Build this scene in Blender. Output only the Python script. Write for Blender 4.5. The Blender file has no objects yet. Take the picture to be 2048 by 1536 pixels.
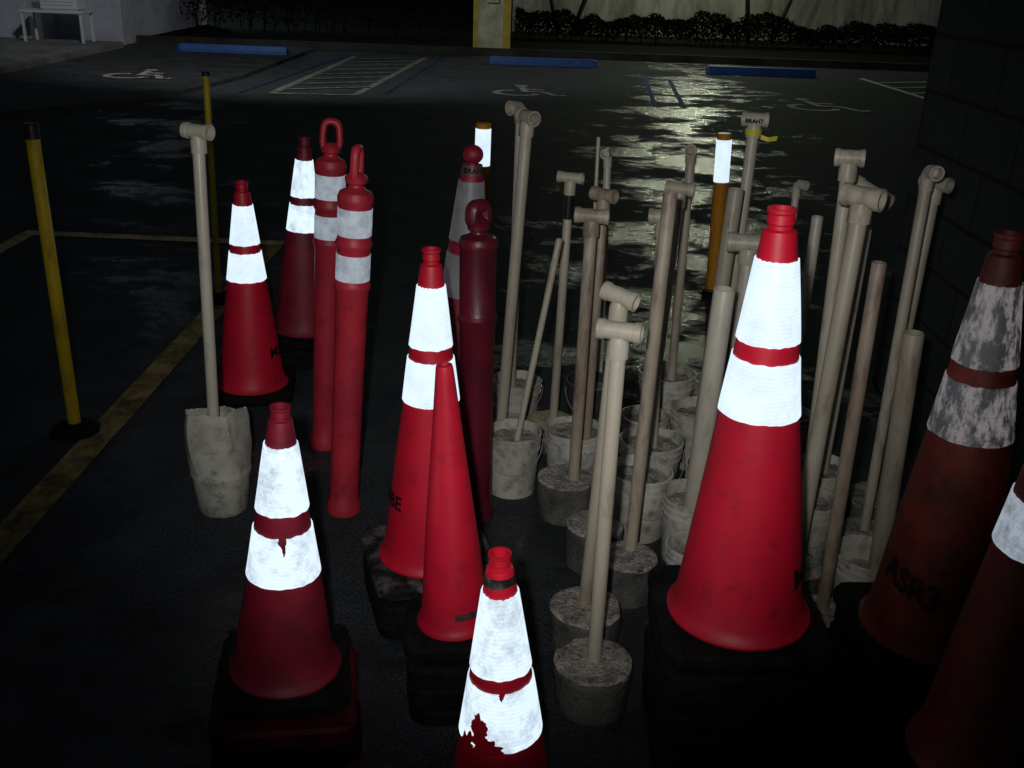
import bpy, bmesh, math, random
from mathutils import Vector, Matrix, Quaternion, noise
random.seed(7)
S=bpy.context.scene
S.view_settings.view_transform='Standard'
try: S.view_settings.look='None'
except: pass
S.view_settings.exposure=0
COL=S.collection

# ------------------------------------------------------------ materials
def mat(name,c1,c2=None,rough=.6,scale=8,lo=.4,hi=.65,bump=0,bscale=60,emit=0,detail=6,spec=.5,stretch=None,c3=None,c3lo=.6,c3hi=.78,c3s=4):
    m=bpy.data.materials.new(name); m.use_nodes=True
    nt=m.node_tree; N=nt.nodes; L=nt.links; b=N['Principled BSDF']
    b.inputs['Roughness'].default_value=rough
    b.inputs['Specular IOR Level'].default_value=spec
    b.inputs['Base Color'].default_value=(*c1,1)
    tc=N.new('ShaderNodeTexCoord'); out=tc.outputs['Object']
    oi=N.new('ShaderNodeObjectInfo')
    ad=N.new('ShaderNodeVectorMath'); ad.operation='MULTIPLY_ADD'
    ad.inputs[1].default_value=(1,1,1) if not stretch else stretch
    sc=N.new('ShaderNodeMath'); sc.operation='MULTIPLY'; sc.inputs[1].default_value=37
    L.new(oi.outputs['Random'],sc.inputs[0])
    L.new(out,ad.inputs[0]); L.new(sc.outputs[0],ad.inputs[2]); out=ad.outputs[0]
    src=None
    if c2 is not None:
        n=N.new('ShaderNodeTexNoise'); n.inputs['Scale'].default_value=scale; n.inputs['Detail'].default_value=detail
        n.inputs['Roughness'].default_value=.65
        L.new(out,n.inputs['Vector'])
        r=N.new('ShaderNodeValToRGB'); r.color_ramp.elements[0].position=lo; r.color_ramp.elements[1].position=hi
        r.color_ramp.elements[0].color=(*c1,1); r.color_ramp.elements[1].color=(*c2,1)
        L.new(n.outputs['Fac'],r.inputs['Fac']); src=r.outputs['Color']
        if c3 is not None:
            n3=N.new('ShaderNodeTexNoise'); n3.inputs['Scale'].default_value=scale*c3s; n3.inputs['Detail'].default_value=8; n3.inputs['Roughness'].default_value=.75
            L.new(out,n3.inputs['Vector'])
            r3=N.new('ShaderNodeValToRGB'); r3.color_ramp.elements[0].position=c3lo; r3.color_ramp.elements[1].position=c3hi
            r3.color_ramp.elements[0].color=(0,0,0,1); r3.color_ramp.elements[1].color=(1,1,1,1)
            L.new(n3.outputs['Fac'],r3.inputs['Fac'])
            mx=N.new('ShaderNodeMix'); mx.data_type='RGBA'
            L.new(r3.outputs['Color'],mx.inputs[0]); L.new(src,mx.inputs[6]); mx.inputs[7].default_value=(*c3,1)
            src=mx.outputs[2]
        L.new(src,b.inputs['Base Color'])
    if bump:
        n2=N.new('ShaderNodeTexNoise'); n2.inputs['Scale'].default_value=bscale; n2.inputs['Detail'].default_value=4
        L.new(out,n2.inputs['Vector'])
        bp=N.new('ShaderNodeBump'); bp.inputs['Strength'].default_value=bump; bp.inputs['Distance'].default_value=.01
        L.new(n2.outputs['Fac'],bp.inputs['Height']); L.new(bp.outputs['Normal'],b.inputs['Normal'])
    return m

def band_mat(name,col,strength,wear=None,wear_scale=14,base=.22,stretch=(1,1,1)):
    """retroreflective sheeting: flash return painted in as emission, prismatic tile pattern, scuffs"""
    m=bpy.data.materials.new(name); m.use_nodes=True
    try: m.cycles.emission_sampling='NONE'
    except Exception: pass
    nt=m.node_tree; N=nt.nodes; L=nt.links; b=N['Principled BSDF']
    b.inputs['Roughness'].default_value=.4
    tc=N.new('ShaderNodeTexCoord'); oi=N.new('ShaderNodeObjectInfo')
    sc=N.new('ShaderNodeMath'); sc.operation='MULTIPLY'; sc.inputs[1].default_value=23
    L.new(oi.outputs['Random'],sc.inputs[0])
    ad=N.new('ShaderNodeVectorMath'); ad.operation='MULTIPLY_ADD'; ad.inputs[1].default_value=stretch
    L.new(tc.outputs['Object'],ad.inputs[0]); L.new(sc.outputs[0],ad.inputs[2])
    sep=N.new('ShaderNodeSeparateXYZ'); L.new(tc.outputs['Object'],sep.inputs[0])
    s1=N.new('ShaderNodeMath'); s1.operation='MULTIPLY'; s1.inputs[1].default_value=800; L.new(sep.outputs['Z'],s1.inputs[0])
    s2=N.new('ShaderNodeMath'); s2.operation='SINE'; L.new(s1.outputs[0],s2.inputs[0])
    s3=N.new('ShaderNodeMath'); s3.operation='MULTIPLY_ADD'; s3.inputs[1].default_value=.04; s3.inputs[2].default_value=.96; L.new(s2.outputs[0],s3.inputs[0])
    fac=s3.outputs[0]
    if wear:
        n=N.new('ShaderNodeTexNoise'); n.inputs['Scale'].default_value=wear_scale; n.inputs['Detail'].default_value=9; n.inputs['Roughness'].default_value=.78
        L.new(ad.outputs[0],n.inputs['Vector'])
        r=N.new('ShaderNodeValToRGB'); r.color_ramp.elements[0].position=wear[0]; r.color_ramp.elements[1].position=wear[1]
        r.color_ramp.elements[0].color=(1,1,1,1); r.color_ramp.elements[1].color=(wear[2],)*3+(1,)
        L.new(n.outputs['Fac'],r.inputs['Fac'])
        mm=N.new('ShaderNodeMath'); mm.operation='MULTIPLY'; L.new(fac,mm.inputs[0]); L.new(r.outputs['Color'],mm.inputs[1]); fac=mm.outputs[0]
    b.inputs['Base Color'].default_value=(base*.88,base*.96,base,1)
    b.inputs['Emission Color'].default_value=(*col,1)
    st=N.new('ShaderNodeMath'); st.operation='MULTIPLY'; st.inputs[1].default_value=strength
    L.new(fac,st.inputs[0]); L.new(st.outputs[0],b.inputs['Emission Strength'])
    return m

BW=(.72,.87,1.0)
M_red=mat('fluorescent_red_vinyl',(.62,.006,.030),(.46,.006,.025),rough=.5,scale=5,bump=.06,bscale=30,c3=(.20,.006,.014),c3lo=.56,c3hi=.8)
M_dred=mat('dull_red_vinyl',(.25,.006,.026),(.12,.005,.016),rough=.55,scale=7,bump=.08,c3=(.06,.006,.010))
M_rim=mat('dark_red_rim',(.03,.003,.005),(.11,.004,.012),rough=.6,scale=5,spec=.2)
M_maroon=mat('dirty_maroon_vinyl',(.13,.008,.020),(.07,.006,.015),rough=.4,scale=8,bump=.08,c3=(.045,.008,.012))
M_orange=mat('faded_red_plastic',(.50,.024,.044),(.32,.017,.034),rough=.5,scale=5,bump=.05,c3=(.16,.018,.022),c3lo=.54)
M_brorange=mat('dark_dull_red_vinyl',(.17,.018,.009),(.07,.010,.007),rough=.6,scale=8,bump=.12,c3=(.025,.010,.008),c3lo=.52)  # darker red for the two cones beside the wall
M_rubber=mat('black_rubber',(.004,.004,.005),(.012,.012,.012),rough=.85,scale=14,bump=.4,bscale=40,spec=.12)
M_rubgrey=mat('dusty_grey_rubber',(.012,.012,.012),(.11,.105,.10),rough=.9,scale=14,bump=.6,bscale=60,spec=.2,lo=.47,hi=.62)
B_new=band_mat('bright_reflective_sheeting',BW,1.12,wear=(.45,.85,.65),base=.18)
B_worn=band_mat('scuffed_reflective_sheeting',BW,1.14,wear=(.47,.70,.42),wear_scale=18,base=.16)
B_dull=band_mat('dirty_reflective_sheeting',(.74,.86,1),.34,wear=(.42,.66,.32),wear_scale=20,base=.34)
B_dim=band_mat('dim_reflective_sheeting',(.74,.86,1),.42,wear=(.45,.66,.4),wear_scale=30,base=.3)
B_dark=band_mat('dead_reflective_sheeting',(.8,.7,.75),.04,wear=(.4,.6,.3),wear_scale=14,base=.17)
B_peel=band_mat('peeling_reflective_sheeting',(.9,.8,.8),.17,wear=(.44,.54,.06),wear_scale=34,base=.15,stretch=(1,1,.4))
M_pvc=mat('weathered_pvc',(.47,.44,.35),(.33,.295,.22),rough=.45,scale=4,stretch=(1,1,.3),bump=.04,c3=(.15,.115,.08),c3lo=.53,c3hi=.75)
M_pvcw=mat('white_pvc',(.54,.52,.44),(.40,.375,.30),rough=.4,scale=5,stretch=(1,1,.35),bump=.03,c3=(.22,.18,.13),c3lo=.55,c3hi=.78)
M_pvcb=mat('stained_pvc',(.39,.345,.26),(.20,.135,.10),rough=.5,scale=4,stretch=(1,1,.3),bump=.06,c3=(.10,.06,.05),c3lo=.5,c3hi=.72)
M_bucket=mat('white_bucket_plastic',(.54,.54,.47),(.34,.33,.285),rough=.4,scale=6,bump=.03,c3=(.13,.12,.10),c3lo=.50,c3hi=.72)
M_dbucket=mat('black_bucket_plastic',(.03,.03,.035),(.05,.05,.05),rough=.4,scale=7)
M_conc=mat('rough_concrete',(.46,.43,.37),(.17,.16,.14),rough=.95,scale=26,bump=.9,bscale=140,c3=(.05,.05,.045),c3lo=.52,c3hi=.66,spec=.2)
M_concs=mat('dark_concrete_side',(.12,.12,.11),(.05,.05,.045),rough=.95,scale=14,bump=.6,bscale=90,c3=(.03,.03,.03),spec=.2)  # darker tone for block sides, paler concrete on top
M_sand=mat('tan_concrete',(.50,.42,.28),(.3,.25,.17),rough=.95,scale=18,bump=.7,bscale=130,c3=(.2,.17,.12),spec=.2)
M_wire=mat('steel_wire',(.25,.25,.25),rough=.35)
M_yel=mat('yellow_paint_pole',(.55,.41,.012),(.38,.27,.012),rough=.45,scale=5,stretch=(1,1,.4),bump=.04,c3=(.10,.07,.02),c3lo=.53)
M_yor=mat('amber_plastic',(.75,.32,.02),(.6,.22,.02),rough=.4,scale=9)
M_blacktape=mat('black_tape',(.012,.012,.012),rough=.4)
M_ytape=mat('yellow_tape',(.7,.65,.03),rough=.4)
M_ink=mat('black_ink',(.008,.006,.008),(.03,.010,.012),rough=.7,spec=.2,scale=25,lo=.5,hi=.7)
M_label=mat('dull_label',(.10,.045,.04),(.03,.02,.02),rough=.5,scale=60)

# ------------------------------------------------------------ mesh helpers
def newmesh(name,bm,m,smooth=True):
    bmesh.ops.recalc_face_normals(bm,faces=bm.faces)
    me=bpy.data.meshes.new(name); bm.to_mesh(me); bm.free()
    me.materials.append(m)
    if smooth:
        for p in me.polygons: p.use_smooth=True
        try: me.set_sharp_from_angle(angle=math.radians(35))
        except Exception: pass
    return me
def lathe(bm,prof,segs=40,M=None,close=False,cap0=False,cap1=False):
    rings=[]
    for (r,z) in prof:
        ring=[]
        for i in range(segs):
            a=2*math.pi*i/segs
            v=Vector((r*math.cos(a),r*math.sin(a),z))
            if M is not None: v=M@v
            ring.append(bm.verts.new(v))
        rings.append(ring)
    for a,b in zip(rings[:-1],rings[1:]):
        for i in range(segs):
            j=(i+1)%segs; bm.faces.new((a[i],a[j],b[j],b[i]))
    if close:
        a,b=rings[-1],rings[0]
        for i in range(segs):
            j=(i+1)%segs; bm.faces.new((a[i],a[j],b[j],b[i]))
    if cap0: bm.faces.new(list(reversed(rings[0])))
    if cap1: bm.faces.new(rings[-1])
    return rings
def rbox(bm,sx,sy,z0,z1,bev=.012,cx=0,cy=0,corner=.03,M=None):
    def outline(inset):
        pts=[]
        for (qx,qy,a0) in ((1,1,0),(-1,1,90),(-1,-1,180),(1,-1,270)):
            for k in range(5):
                a=math.radians(a0+k*22.5)
                r=max(corner-inset,.001)
                pts.append((cx+qx*(sx/2-corner)+r*math.cos(a),cy+qy*(sy/2-corner)+r*math.sin(a)))
        return pts
    layers=[(bev,z0),(0,z0+bev),(0,z1-bev),(bev,z1)]
    rings=[]
    for ins,z in layers:
        rings.append([bm.verts.new((M@Vector((x,y,z))) if M is not None else (x,y,z)) for x,y in outline(ins)])
    n=len(rings[0])
    for a,b in zip(rings[:-1],rings[1:]):
        for i in range(n):
            j=(i+1)%n; bm.faces.new((a[i],a[j],b[j],b[i]))
    bm.faces.new(rings[0]); bm.faces.new(rings[-1])
def box(bm,x0,x1,y0,y1,z0,z1,bev=0):
    r=bmesh.ops.create_cube(bm,size=1)
    for v in r['verts']:
        v.co=Vector(((x0+x1)/2+v.co.x*(x1-x0),(y0+y1)/2+v.co.y*(y1-y0),(z0+z1)/2+v.co.z*(z1-z0)))
    if bev:
        es=list({e for v in r['verts'] for e in v.link_edges})
        bmesh.ops.bevel(bm,geom=es,offset=bev,segments=2,affect='EDGES')
def thing(name,label,cat,loc,tilt=None,group=None,rz=0):
    e=bpy.data.objects.new(name,None); e.empty_display_size=.05
    COL.objects.link(e); e.location=loc
    q=Quaternion((0,0,1),rz)
    if tilt is not None: q=Vector((0,0,1)).rotation_difference(Vector(tilt).normalized())@q
    e.rotation_mode='QUATERNION'; e.rotation_quaternion=q
    e['label']=label; e['category']=cat
    if group: e['group']=group
    return e
def part(parent,name,me,label=None,loc=None):
    o=bpy.data.objects.new(name,me); COL.objects.link(o); o.parent=parent
    if loc: o.location=loc
    if label: o['label']=label
    return o
def single(name,me,label,cat,loc=(0,0,0),group=None,rz=0):
    o=bpy.data.objects.new(name,me); COL.objects.link(o); o.location=loc; o.rotation_euler=(0,0,rz)
    o['label']=label; o['category']=cat
    if group: o['group']=group
    return o
def structure(name,me,loc=(0,0,0)):
    o=bpy.data.objects.new(name,me); COL.objects.link(o); o.location=loc; o['kind']='structure'; return o

def text_mesh(txt,size,m,fn,bold=.012):
    cu=bpy.data.curves.new('t','FONT'); cu.body=txt; cu.size=size; cu.offset=bold*size; cu.resolution_u=3
    o=bpy.data.objects.new('t',cu); COL.objects.link(o)
    bpy.context.view_layer.update()
    me=bpy.data.meshes.new_from_object(o.evaluated_get(bpy.context.evaluated_depsgraph_get()))
    bpy.data.objects.remove(o); bpy.data.curves.remove(cu)
    bm=bmesh.new(); bm.from_mesh(me)
    bmesh.ops.triangulate(bm,faces=bm.faces)
    for _ in range(2):
        es=[e for e in bm.edges if e.calc_length()>size*.18]
        if es: bmesh.ops.subdivide_edges(bm,edges=es,cuts=1); bmesh.ops.triangulate(bm,faces=bm.faces)
    for v in bm.verts: v.co=fn(v.co.x,v.co.y)
    me.materials.clear()
    bm2=newmesh('lettering',bm,m,False); return bm2

# ------------------------------------------------------------ traffic cones
STD=((.108,.29),(.33,.463))
G_CONE='traffic cones stored beside the building'
def cone_parts(e,h,r0,k,bodym,bands,bandm,slab,slabm,knob=False,collar=True,th=.036,nested=False):
    R=lambda t:r0+k*t     # t from top 0 to base 1
    Z=lambda t:h*(1-t)
    bm=bmesh.new()
    rb=R(1)
    prof=[(rb*1.09,.0),(rb*1.09,.005),(rb*1.03,.012),(R(.965),Z(.965))]
    if nested: prof=[(rb*1.02,.0),(rb*1.02,.004),(rb*1.0,.008),(R(.965),Z(.965))]
    for t in [.9,.8,.7,.6,.5,.4,.3,.2,.12]: prof.append((R(t),Z(t)))
    if knob:
        prof+=[(R(.09),Z(.09)),(r0*.85,Z(.07)),(r0*.75,Z(.062))]
        for i in range(9):
            a=math.radians(-60+i*18); prof.append((max(.0015,r0*1.3*math.cos(a)),Z(.031)+r0*1.2*math.sin(a)))
    elif nested: pass
    elif collar:
        prof+=[(R(.055),Z(.055)),(R(.048)*.97,Z(.047)),(r0*.88,Z(.043)),(r0*.86,Z(.035)),(r0*1.0,Z(.031)),(r0*.93,Z(.012)),(r0*1.05,Z(.008)),(r0*1.05,Z(0)),(r0*.8,Z(0)),(r0*.75,Z(.05))]
    else:
        prof+=[(R(.04),Z(.04)),(R(.01),Z(.01)),(r0*.95,Z(0)),(r0*.6,Z(-.001)),(r0*.55,Z(.01))]
    rg=lathe(bm,prof,56)
    sd=h*31+r0*900+e.location.x*7
    def dent(v):
        d=1+.03*noise.noise(Vector((v.co.x*9+sd,v.co.y*9,v.co.z*5)))
        v.co.x*=d; v.co.y*=d
    if not nested:
        for ring in rg[3:14]:
            for v in ring: dent(v)
    part(e,'cone_body',newmesh('cone_body',bm,bodym))
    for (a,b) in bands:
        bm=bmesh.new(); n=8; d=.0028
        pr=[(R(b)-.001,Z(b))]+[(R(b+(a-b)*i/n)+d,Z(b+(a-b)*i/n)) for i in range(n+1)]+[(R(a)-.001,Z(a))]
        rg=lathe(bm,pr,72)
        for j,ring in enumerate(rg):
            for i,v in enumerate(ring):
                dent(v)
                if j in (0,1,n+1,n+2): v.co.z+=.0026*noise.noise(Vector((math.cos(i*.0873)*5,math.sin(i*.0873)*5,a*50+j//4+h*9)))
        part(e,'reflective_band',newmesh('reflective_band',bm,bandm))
    bm=bmesh.new()
    rbox(bm,slab,slab,-th,-.0005,bev=.008,corner=.045)
    for sx in (-1,1):
        for sy in (-1,1):
            lathe(bm,[(.012,-.0006),(.012,.004),(.008,.006)],10,M=Matrix.Translation((sx*slab*.42,sy*slab*.42,0)),cap1=True)
    part(e,'base',newmesh('rubber_base',bm,slabm))
def cone(name_lab,x,y,z0,tx,tz,r0,k,bodym,bandm,bands=STD,slab=.36,slabm=None,rz=0,knob=False,collar=True,lowslab=None,redrim=False):
    slabm=slabm or M_rubber
    h=tz-z0
    e=thing('traffic_cone',name_lab,'traffic cone',(x,y,z0),(tx-x,0,h),G_CONE,rz)
    cone_parts(e,h,r0,k,bodym,bands,bandm,slab,slabm,knob,collar)
    e['_rz']=rz; e['_h']=h; e['_r0']=r0; e['_k']=k
    bottom=z0-.036
    n=int(round(bottom/.05))
    if n>0:
        dz=bottom/n
        for i in range(1,n+1):
            s=(lowslab or slab)*random.uniform(.965,1.0)
            tl=(tx-x)/h
            red=redrim and i%2==1
            e2=thing('traffic_cone','%s traffic cone nested low in the stack, only base showing'%('red-rimmed' if red else 'black-based'),'traffic cone',(x-tl*dz*i,y,z0-dz*i),(tx-x,0,h),G_CONE,rz+random.uniform(-.05,.05))
            cone_parts(e2,h-.02,r0-.006,k,bodym,[],bandm,s,M_rim if red else M_rubber,False,True,th=dz-.003,nested=True)
    return e
def cone_text(e,txt,size,zc,phi,m=M_ink,end=False,shear=0,ys=1):
    h,r0,k,rz=e['_h'],e['_r0'],e['_k'],e['_rz']
    R=lambda z:r0+k*(1-z/h)
    w=len(txt)*size*.62
    def fn(x,y):
        z=zc+y*ys-size*.35+shear*x; r=R(z)*1.012+.0030
        a=phi+(x-(w if end else 0))/R(zc)-rz
        return Vector((r*math.sin(a),-r*math.cos(a),z))
    part(e,'lettering',text_mesh(txt,size,m,fn,.03))
def cone_patch(e,phi,zc,wx,wz,m,seed,name='torn_patch',off=.0052):
    h,r0,k,rz=e['_h'],e['_r0'],e['_k'],e['_rz']
    bm=bmesh.new(); n=72; rings=[]
    for j in range(1,6):
        ring=[]
        for i in range(n):
            a=2*math.pi*i/n
            f_=(1+.55*noise.noise(Vector((math.cos(a)*1.1,math.sin(a)*1.1,seed)))+.28*noise.noise(Vector((math.cos(a)*3,math.sin(a)*3,seed+5)))+.16*noise.noise(Vector((math.cos(a)*11,math.sin(a)*11,seed))))*j/5
            z=zc+wz*math.sin(a)*f_; x=wx*math.cos(a)*f_
            r=r0+k*(1-z/h)+off; A=phi+x/r-rz
            ring.append(bm.verts.new((r*math.sin(A),-r*math.cos(A),z)))
        rings.append(ring)
    bm.faces.new(rings[0])
    for a,b in zip(rings[:-1],rings[1:]):
        for i in range(n): j=(i+1)%n; bm.faces.new((a[i],a[j],b[j],b[i]))
    part(e,name,newmesh(name,bm,m,False))
D2=math.radians
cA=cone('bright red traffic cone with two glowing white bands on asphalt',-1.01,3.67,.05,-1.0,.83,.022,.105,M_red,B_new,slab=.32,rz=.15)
cone_text(cA,'MBE',.055,.145,D2(54))
cB=cone('grimy red traffic cone with scuffed bands behind tubular posts',-.90,4.12,.12,-.86,.92,.022,.10,M_dred,B_worn,slab=.34,rz=-.1)
cC=cone('red banded traffic cone on a stack with dusty base',-.20,2.33,.15,-.20,.97,.021,.103,M_red,B_new,slab=.33,slabm=M_rubgrey,rz=.3)
cone_text(cC,'MBE',.05,.18,D2(-38),end=True)
cF=cone('slim plain red traffic cone with no bands',-.11,1.95,.21,-.14,.83,.0175,.062,M_red,B_new,bands=(),slab=.23,collar=False,rz=.05)
cD=cone('small dark red traffic cone with worn white bands',-.46,1.78,.20,-.44,.80,.019,.088,M_dred,B_worn,bands=((.128,.358),(.432,.607)),slab=.27,rz=.2,lowslab=.31,redrim=True)  # dull vinyl also stands in for the weak flash on this cone
cone_patch(cD,D2(12),.338,.009,.015,M_dred,3.3)
cone_patch(cD,D2(14),.322,.003,.014,M_maroon,1.3,off=.0058)
cE=cone('small red traffic cone with torn white reflective bands',.01,1.48,.08,-.01,.68,.019,.09,M_red,B_worn,bands=((.123,.372),(.415,.605)),slab=.28,rz=.4)
cone_patch(cE,D2(-20),.250,.030,.024,M_red,7.7)
cone_patch(cE,D2(-30),.284,.017,.024,M_red,9.2,off=.0058)
cone_patch(cE,D2(-48),.240,.016,.022,M_red,4.1,off=.0063)
cone_patch(cE,D2(4),.352,.005,.010,M_red,2.1)
bm=bmesh.new(); lathe(bm,[(.0305,.515),(.0288,.53),(.0275,.545),(.0260,.562)],40); part(cE,'grimy_collar',newmesh('collar',bm,M_rubgrey))
cG=cone('large bright red traffic cone with two glowing bands on tall stack',.50,1.85,.335,.48,1.20,.026,.112,M_red,B_new,slab=.35,rz=.02)
cone_text(cG,'MBE',.06,.13,D2(41))
cH=cone('dark dull red traffic cone with peeling bands beside the wall',.94,1.89,.28,.92,1.16,.026,.115,M_brorange,B_peel,slab=.35)
cone_text(cH,'ASR3',.058,.165,D2(-84),shear=-.25,ys=1.25)
cI=cone('dark dull red traffic cone with scuffed reflective band near the wall',.925,1.52,.25,.915,1.13,.026,.115,M_brorange,B_dim,bands=((.108,.29),(.375,.482)),slab=.35)
cJ=cone('dark red traffic cone with rounded knob top and taped neck',-.185,3.09,.09,-.14,1.09,.024,.11,M_dred,B_dark,slab=.33,knob=True,rz=.1)
bm=bmesh.new(); lathe(bm,[(.0345,.905),(.0325,.925),(.0305,.94)],40); part(cJ,'tape',newmesh('tape',bm,mat('faded_tape',(.12,.06,.055),(.06,.03,.03),rough=.5,scale=20)))
cone_text(cJ,'BRAHT',.021,.925,D2(-42))
bm=bmesh.new()
for s in range(6):
    a0=D2(2+s*7); a1=D2(9+s*7)
    def pt(a,z): r=.0175+.062*(1-z/.62)+.004; return bm.verts.new((r*math.sin(a),-r*math.cos(a),z))
    bm.faces.new((pt(a0,.045),pt(a1,.045),pt(a1,.062),pt(a0,.062)))
part(cF,'sticker',newmesh('sticker',bm,M_label,False))

# ------------------------------------------------------------ delineator posts
def loop_mesh(m,w=.052,h=.088,th=.0105,thy=1.15):
    bm=bmesh.new(); n=40; segs=10
    rings=[]
    for i in range(n):
        a=2*math.pi*i/n
        c,s=math.cos(a),math.sin(a)
        sgn=lambda q:(1 if q>=0 else -1)
        x=(w/2)*sgn(c)*abs(c)**.6; z=(h/2)*sgn(s)*abs(s)**.6
        x*=1-.18*(z/h)
        nrm=Vector((c/w,0,s/h)).normalized()
        ring=[]
        for j in range(segs):
            b=2*math.pi*j/segs
            ring.append(bm.verts.new(Vector((x,0,z))+nrm*(th*math.cos(b))+Vector((0,1,0))*(th*thy*math.sin(b))))
        rings.append(ring)
    for i in range(n):
        A=rings[i];B=rings[(i+1)%n]
        for j in range(segs):
            k=(j+1)%segs; bm.faces.new((A[j],A[k],B[k],B[j]))
    return newmesh('loop',bm,m)
def delineator(label,x,y,tx,tz,m,bm_,rz,bands=True,r=.047,hm=None):
    H=tz; e=thing('delineator_post',label,'traffic post',(x,y,0),(tx-x,0,H),'tubular delineator posts with loop handles',rz)
    s=H/1.11
    bm=bmesh.new()
    pr=[(r*1.1,0),(r*1.1,.03),(r*.93,.045),(r*.93,.10),(r*.95,.5),(r,.715),(r*1.1,.728),(r*1.12,.738),(r*1.02,.748),(r,.75)]
    if bands: pr+=[(r,.84),(r*1.1,.848),(r*1.12,.858),(r*1.02,.868),(r,.872)]
    pr+=[(r,.965),(r*1.06,.972),(r*1.08,.985),(r*.95,1.0),(r*.6,1.008),(.022,1.014),(.021,1.020),(.030,1.026),(.032,1.038),(.024,1.048),(.012,1.053),(.002,1.054)]
    lathe(bm,[(a,b*s) for a,b in pr],44)
    part(e,'post_body',newmesh('post_body',bm,m))
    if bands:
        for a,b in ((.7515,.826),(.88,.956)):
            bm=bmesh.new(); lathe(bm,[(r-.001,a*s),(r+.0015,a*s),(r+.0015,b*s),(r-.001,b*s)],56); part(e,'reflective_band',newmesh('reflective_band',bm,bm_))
    part(e,'handle',hm or loop_mesh(m),loc=(0,0,(1.042+.033)*s))
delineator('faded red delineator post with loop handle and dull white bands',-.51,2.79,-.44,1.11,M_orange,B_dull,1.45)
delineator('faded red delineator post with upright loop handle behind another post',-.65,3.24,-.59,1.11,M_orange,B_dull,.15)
delineator('dark maroon delineator post with curled handle and no bands',-.10,2.79,-.11,.98,M_maroon,B_dull,.75,False,r=.052,hm=loop_mesh(M_maroon,.046,.044,.0195,1.1))

# ------------------------------------------------------------ yellow posts
def solid_pole(label,x,y,tx,tz,r,m,capm=None,capz=None,band=None,ballast=.1,grp='yellow marker posts'):
    e=thing('marker_post',label,'post',(x,y,0),(tx-x,0,tz),grp)
    bm=bmesh.new(); lathe(bm,[(r,.02),(r,tz-.004),(r-.004,tz)],24,cap0=True,cap1=True); part(e,'post_shaft',newmesh('shaft',bm,m))
    if capm:
        bm=bmesh.new(); lathe(bm,[(r,tz-capz),(r+.002,tz-capz),(r+.002,tz),(r-.002,tz+.004)],24,cap1=True); part(e,'cap',newmesh('cap',bm,capm))
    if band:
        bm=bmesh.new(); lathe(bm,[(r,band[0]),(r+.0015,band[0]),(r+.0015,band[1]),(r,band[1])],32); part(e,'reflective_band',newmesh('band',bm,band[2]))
    bm=bmesh.new(); lathe(bm,[(ballast,0),(ballast,.015),(ballast*.85,.025),(ballast*.6,.03),(r+.006,.04),(r+.001,.04)],10,cap0=True); part(e,'base',newmesh('base',bm,M_rubber,False))
solid_pole('yellow marker post with black cap on a rubber foot',-1.54,3.27,-1.545,1.07,.022,M_yel,M_blacktape,.045,ballast=.085)
solid_pole('thin yellow marker post with dark cap on the asphalt',-1.46,4.81,-1.44,1.08,.0155,M_yel,M_blacktape,.015)
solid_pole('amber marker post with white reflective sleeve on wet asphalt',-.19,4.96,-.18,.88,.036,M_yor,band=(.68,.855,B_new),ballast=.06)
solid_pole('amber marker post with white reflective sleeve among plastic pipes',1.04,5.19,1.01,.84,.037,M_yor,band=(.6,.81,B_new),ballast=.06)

# ------------------------------------------------------------ pipes, buckets
def pipe_mesh(L,r,m,z0=0):
    bm=bmesh.new()
    th=.004
    lathe(bm,[(r,z0),(r,L*.5),(r,L-.002),(r-.001,L),(r-th,L),(r-th,L-.12)],26)
    return newmesh('pipe',bm,m)
def tee_mesh(r,L,m,az,down=.045,skew=0):
    bm=bmesh.new()
    R_=r*1.18
    Mh=Matrix.Rotation(az,4,'Z')@Matrix.Rotation(skew,4,'Y')@Matrix.Rotation(math.pi/2,4,'Y')
    h=L/2
    lathe(bm,[(R_*.98,-h*.66),(R_*1.09,-h*.68),(R_*1.09,-h),(R_*.88,-h),(R_*.86,0),(R_*.88,h),(R_*1.09,h),(R_*1.09,h*.68),(R_*.98,h*.66)],26,M=Mh,close=True)
    lathe(bm,[(R_*.9,-R_*.55),(R_*.98,-R_*.9),(R_*1.09,-R_*1.25),(R_*1.09,-down-R_*.6),(r*.99,-down-R_*.6)],26)
    return newmesh('tee_fitting',bm,m)
def elbow_mesh(r,m,az):
    bm=bmesh.new(); R_=r*1.18; n=9; rings=[]; B=R_*1.25
    path=[(Vector((0,0,-.05)),Vector((0,0,1)))]
    for i in range(n):
        a=math.pi/2*i/(n-1)
        path.append((Vector((B-B*math.cos(a),0,-B+B*math.sin(a)+.0)),Vector((math.sin(a),0,math.cos(a)))))
    path.append((Vector((B+.012,0,0)),Vector((1,0,0))))
    Mz=Matrix.Rotation(az,4,'Z'); segs=22
    def ring(c,t,rad):
        q=Vector((0,0,1)).rotation_difference(t)
        return [bm.verts.new(Mz@(c+q@Vector((rad*math.cos(2*math.pi*j/segs),rad*math.sin(2*math.pi*j/segs),0)))) for j in range(segs)]
    rs=[ring(c,t,R_) for c,t in path]
    c,t=path[-1]; rs.append(ring(c,t,R_*1.12)); rs.append(ring(c+t*.014,t,R_*1.12)); rs.append(ring(c+t*.014,t,R_*.85)); rs.append(ring(c-t*.01,t,R_*.8)); rs.append(ring(c-t*.02,t,R_*.05))
    for a,b in zip(rs[:-1],rs[1:]):
        for j in range(segs):
            k=(j+1)%segs; bm.faces.new((a[j],a[k],b[k],b[j]))
    return newmesh('elbow_fitting',bm,m)
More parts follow.
